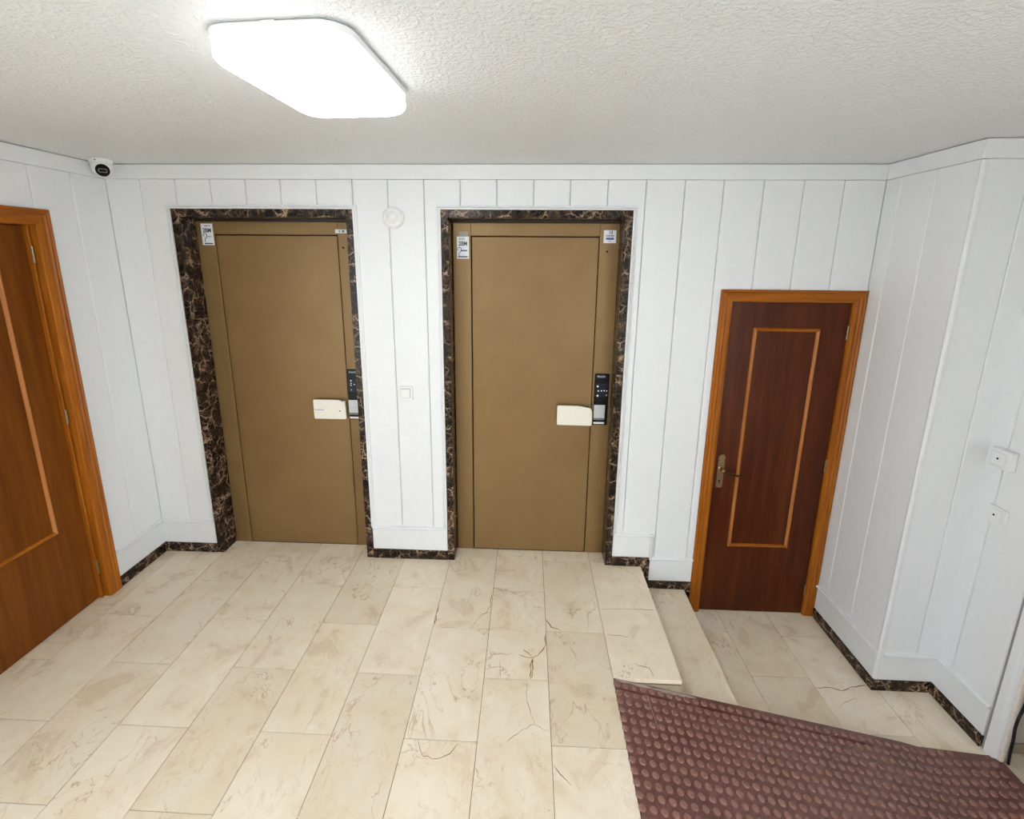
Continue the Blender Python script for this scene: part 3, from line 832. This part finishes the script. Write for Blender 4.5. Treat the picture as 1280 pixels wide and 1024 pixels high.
for v in m.bm.verts: v.co = Vector((v.co.x, v.co.z, v.co.y))
m.build('ramp_body', 'grout', ramp)
# studs
def stud_rings(c, nrm, n=12):
    a = Vector((0, 1, 0)); b_ = nrm.cross(a).normalized()
    out = []
    for r_, h_ in ((0.0142, -0.0004), (0.0134, 0.0044), (0.0118, 0.0058), (0.0088, 0.0064)):
        out.append([c+nrm*h_+(a*math.cos(2*math.pi*i/n)+b_*math.sin(2*math.pi*i/n))*r_ for i in range(n)])
    return out
N_SL = Vector((-SL, 0, 1)).normalized(); N_FL = Vector((0, 0, 1))
spots = []
k = 0; x = 0.430
while x < RX2-0.012:
    y = -0.872+0.0
    while y > RYF+0.02:
        if y < ryb(x)-0.016: spots.append((x, y))
        y -= 0.0413
    x += 0.0398
meshes = {}
for key, nr in (('s', N_SL), ('f', N_FL)):
    mm = MB(); mm.loft(stud_rings(Vector((0, 0, 0)), nr)); o = mm.build('stud', 'stud_rubber_lit', None, origin=(0, 0, 0)); o.data.shade_smooth()
    try: o.data.set_sharp_from_angle(angle=math.radians(30))
    except Exception: pass
    meshes[key] = o.data; COL.objects.unlink(o); bpy.data.objects.remove(o)
def vis_key(s):
    px, py, z = project((s[0], s[1], rz(s[0])))
    return (0 if (-5 < px < 1290 and py < 1000) else 1, z)
spots.sort(key=vis_key)
rest = MB()
for i, (x, y) in enumerate(spots):
    c = Vector((x, y, rz(x)))
    if i < 300:
        o = bpy.data.objects.new('stud', meshes['s' if x < RX1 else 'f']); place(o, c, ramp)
    else:
        rest.loft(stud_rings(c, N_SL if x < RX1 else N_FL, 10))
o = rest.build('stud_field', 'stud_rubber_lit', ramp, smooth=True); tag(o, kind='stuff')
# worn border strip along the far edge and the broken red seam beside it
def strip(x0, x1, y0a, y0b, hw, hz, name, mat):
    m = MB(); n = max(2, int((x1-x0)/0.05)); rings = []
    for i in range(n+1):
        t = i/n; x = x0+(x1-x0)*t; y = y0a+(y0b-y0a)*t; w = hw*1.5*(0.25 if i in (0, n) else 0.8+0.4*random.random()); z = rz(x)
        rings.append([Vector((x, y-w, z-0.0006)), Vector((x, y-w*0.7, z+hz)), Vector((x, y+w*0.7, z+hz)), Vector((x, y+w, z-0.0006))])
    m.loft(rings); return m.build(name, mat, ramp)
for x0, x1, ya, yb, hw in ((0.425, 0.555, -0.8925, -0.8925, .0045), (0.562, 0.668, -0.8925, -0.8925, .0045), (0.69, 0.78, -0.8925, -0.893, .0025), (0.79, 0.945, -0.893, -0.894, .0055), (0.95, 1.04, -0.894, -0.894, .004), (1.05, 1.18, -0.894, -0.896, .007), (1.22, 1.38, -0.8935, -0.8935, .004), (1.39, 1.59, -0.8935, -0.896, .0065)):
    strip(x0, x1, ya, yb, hw, 0.0009, 'red_seam', 'red_seam')
strip(0.43, 0.50, -0.8455, -0.8455, .0045, 0.0012, 'worn_edge', 'worn_edge'); strip(0.49, 0.60, -0.8475, -0.8475, .006, 0.0012, 'worn_edge', 'worn_edge'); strip(0.60, 0.80, -0.850, -0.850, .0065, 0.0012, 'worn_edge', 'worn_edge')
m = MB(); pts = [(0.565, -0.895), (0.566, -0.96), (0.572, -1.02), (0.571, -1.05)]
for (xa, ya), (xb, yb) in zip(pts, pts[1:]):
    m.prism([(xa-0.0012, ya), (xa+0.0012, ya), (xb+0.0012, yb), (xb-0.0012, yb)], 0, 1)
for v in m.bm.verts: v.co.z = rz(v.co.x)+(0.0006 if v.co.z > 0.5 else -0.0006)
m.build('mat_joint', 'worn_edge', ramp)

# ------------------------------------------------------------------ small fittings
# ceiling lamp
def ceiling_lamp(name, cx, cy, hx, hy, rot, diff, label):
    root = empty(name, (cx, cy, ZC)); tag(root, label, 'ceiling light')
    cr, sr = math.cos(rot), math.sin(rot)
    def ring(hx, hy, r, z):
        return [Vector((cx+x*cr-y*sr, cy+x*sr+y*cr, z)) for x, y in rounded(-hx, hx, -hy, hy, r, 7)]
    m = MB(); m.loft([ring(hx-.006, hy-.006, .06, ZC-0.0005), ring(hx+.002, hy+.002, .064, ZC-0.006), ring(hx+.002, hy+.002, .064, ZC-0.020), ring(hx-.003, hy-.003, .062, ZC-0.0235)]); m.build('lamp_base', 'white_plastic', root, smooth=True)
    m = MB(); m.loft([ring(hx-.004, hy-.004, .062, ZC-0.0236), ring(hx-.001, hy-.001, .064, ZC-0.028), ring(hx, hy, .064, ZC-0.050), ring(hx-.001, hy-.001, .063, ZC-0.056)]); m.build('lamp_rim', 'lamp_rim', root, smooth=True)
    m = MB(); m.loft([ring(hx-.002, hy-.002, .063, ZC-0.0562), ring(hx-.007, hy-.007, .060, ZC-0.064), ring(hx-.020, hy-.020, .05, ZC-0.070)]); m.build('diffuser', diff, root, smooth=True)
    for x, y, w, h in ((0.0, -hy+0.001, .016, .004), (hx-0.001, 0.02, .004, .016), (0.0, hy-.001, .016, .004)):
        m = MB(); m.box(-w, w, -h, h, -0.021, -0.003, 0.001)
        for v in m.bm.verts: v.co = Vector((cx+(v.co.x+x)*cr-(v.co.y+y)*sr, cy+(v.co.x+x)*sr+(v.co.y+y)*cr, ZC+v.co.z))
        m.build('clip', 'white_plastic', root)
    return root
ceiling_lamp('ceiling_lamp', -0.545, -1.318, 0.164, 0.236, math.radians(-3.5), 'lamp_diffuser', 'glowing white rounded square ceiling lamp in front of the left lift')

# dome camera in the corner
dc = empty('dome_camera', (-2.232, -0.118, ZC)); tag(dc, 'white dome security camera with black lens at the ceiling corner', 'camera')
C0 = (-2.232, -0.118, ZC)
m = MB(); m.lathe(C0, (0, 0, -1), [(0.050, 0.0003), (0.050, 0.014), (0.047, 0.020), (0.043, 0.022)], 36); m.build('mount_ring', 'white_plastic', dc, smooth=True)
m = MB(); m.lathe(C0, (0, 0, -1), [(0.0455, 0.020), (0.0465, 0.034), (0.045, 0.050), (0.039, 0.066), (0.027, 0.079), (0.014, 0.0855), (0.003, 0.0875)], 36); m.build('ball_housing', 'white_plastic', dc, smooth=True)
look = (Vector((0.78, -0.85, -0.40))).normalized()
ctr = Vector(C0)+Vector((0, 0, -0.044))
m = MB(); m.lathe(ctr+look*0.040, look, [(0.030, -0.004), (0.030, 0.008), (0.027, 0.0105)], 30); eye = m.build('lens_ring', 'black_matte', dc, smooth=True)
aa = look.cross(Vector((0, 0, 1))).normalized(); uu = aa.cross(look)
def on_eye(u, d, w): return tuple(ctr+look*(0.0512+d)+aa*u+uu*w)
outer = rounded(-0.018, 0.018, -0.0095, 0.0095, 0.006, 4); inner = rounded(-0.015, 0.015, -0.0068, 0.0068, 0.004, 4)
m = MB(on_eye)
for i in range(len(outer)):
    j = (i+1) % len(outer)
    a_ = [m.pt(outer[i][0], 0.0012, outer[i][1]), m.pt(outer[j][0], 0.0012, outer[j][1]), m.pt(inner[j][0], 0.0012, inner[j][1]), m.pt(inner[i][0], 0.0012, inner[i][1])]
    m.bm.faces.new(a_)
    b_ = [m.pt(outer[i][0], -0.001, outer[i][1]), m.pt(outer[j][0], -0.001, outer[j][1])]
    m.bm.faces.new([a_[0], a_[1], b_[1], b_[0]])
    c_ = [m.pt(inner[i][0], -0.001, inner[i][1]), m.pt(inner[j][0], -0.001, inner[j][1])]
    m.bm.faces.new([a_[3], a_[2], c_[1], c_[0]])
m.build('lens_frame', 'grey_strip', eye)
m = MB(); m.lathe(Vector(C0)+Vector((0.012, -0.0488, -0.010)), (0.24, -0.97, 0), [(0.003, 0), (0.003, 0.0018)], 12); m.build('screw', 'black_matte', dc)

# round alarm on the wall
al = empty('wall_alarm', (-0.739, -0.012, 2.03)); tag(al, 'round white alarm disc on the wall between the lift doors', 'alarm')
CA = (-0.739, 0.0, 2.0855)
m = MB(); m.lathe(CA, (0, -1, 0), [(0.0565, 0.0002), (0.058, 0.004), (0.058, 0.014), (0.0545, 0.0165)], 48); m.build('back_plate', 'white_plastic', al, smooth=True)
m = MB(); m.lathe(CA, (0, -1, 0), [(0.052, 0.0150), (0.051, 0.021), (0.046, 0.024), (0.035, 0.0245), (0.033, 0.0225), (0.031, 0.0245), (0.020, 0.027), (0.018, 0.0255), (0.016, 0.028), (0.005, 0.029)], 48); m.build('front_disc', 'ivory_plastic', al, smooth=True)

# light switch
sw = empty('light_switch', (-0.705, 0.0, 1.054)); tag(sw, 'square white light switch on the wall between the lift doors', 'switch')
m = MB(T_BACK); m.box(-0.7445, -0.6655, 0.0002, 0.012, 1.054, 1.139, 0.0025, 2); m.build('switch_plate', 'white_plastic', sw)
m = MB(T_BACK); m.box(-0.7350, -0.6800, 0.0115, 0.0125, 1.0695, 1.1265); m.build('rocker_gap', 'grey_strip', sw)
m = MB(T_BACK); m.box(-0.7335, -0.6815, 0.0122, 0.0175, 1.071, 1.125, 0.0015); m.build('rocker', 'white_plastic', sw)

# outlets at the right
o1 = empty('wall_outlet', (X2, -0.63, 0.985)); tag(o1, 'raised white wall box with one dark hole, upper of the two at the right edge', 'outlet')
m = MB(T_R2); m.box(-0.672, -0.584, 0.0002, 0.036, 0.985, 1.072, 0.006, 3); m.build('surface_box', 'white_plastic', o1, smooth=True)
m = MB(T_R2); m.box(-0.656, -0.594, 0.035, 0.040, 1.000, 1.058, 0.0015); ins = m.build('insert', 'white_plastic', o1)
m = MB(); m.lathe(T_R2(-0.623, 0.0402, 1.029), (-1, 0, 0), [(0.0045, 0), (0.0045, 0.0012)], 14); m.build('socket_hole', 'black_matte', ins)
o2 = empty('wall_outlet', (X2, -0.65, 0.725)); tag(o2, 'flat white wall plate with one dark hole, lower of the two at the right edge', 'outlet')
m = MB(T_R2); m.box(-0.688, -0.607, 0.0002, 0.010, 0.725, 0.806, 0.003, 2); m.build('plate', 'white_plastic', o2)
m = MB(T_R2); m.box(-0.671, -0.612, 0.0095, 0.014, 0.738, 0.796, 0.0015); ins = m.build('insert', 'white_plastic', o2)
m = MB(); m.lathe(T_R2(-0.640, 0.0142, 0.767), (-1, 0, 0), [(0.0045, 0), (0.0045, 0.0012)], 14); m.build('socket_hole', 'black_matte', ins)
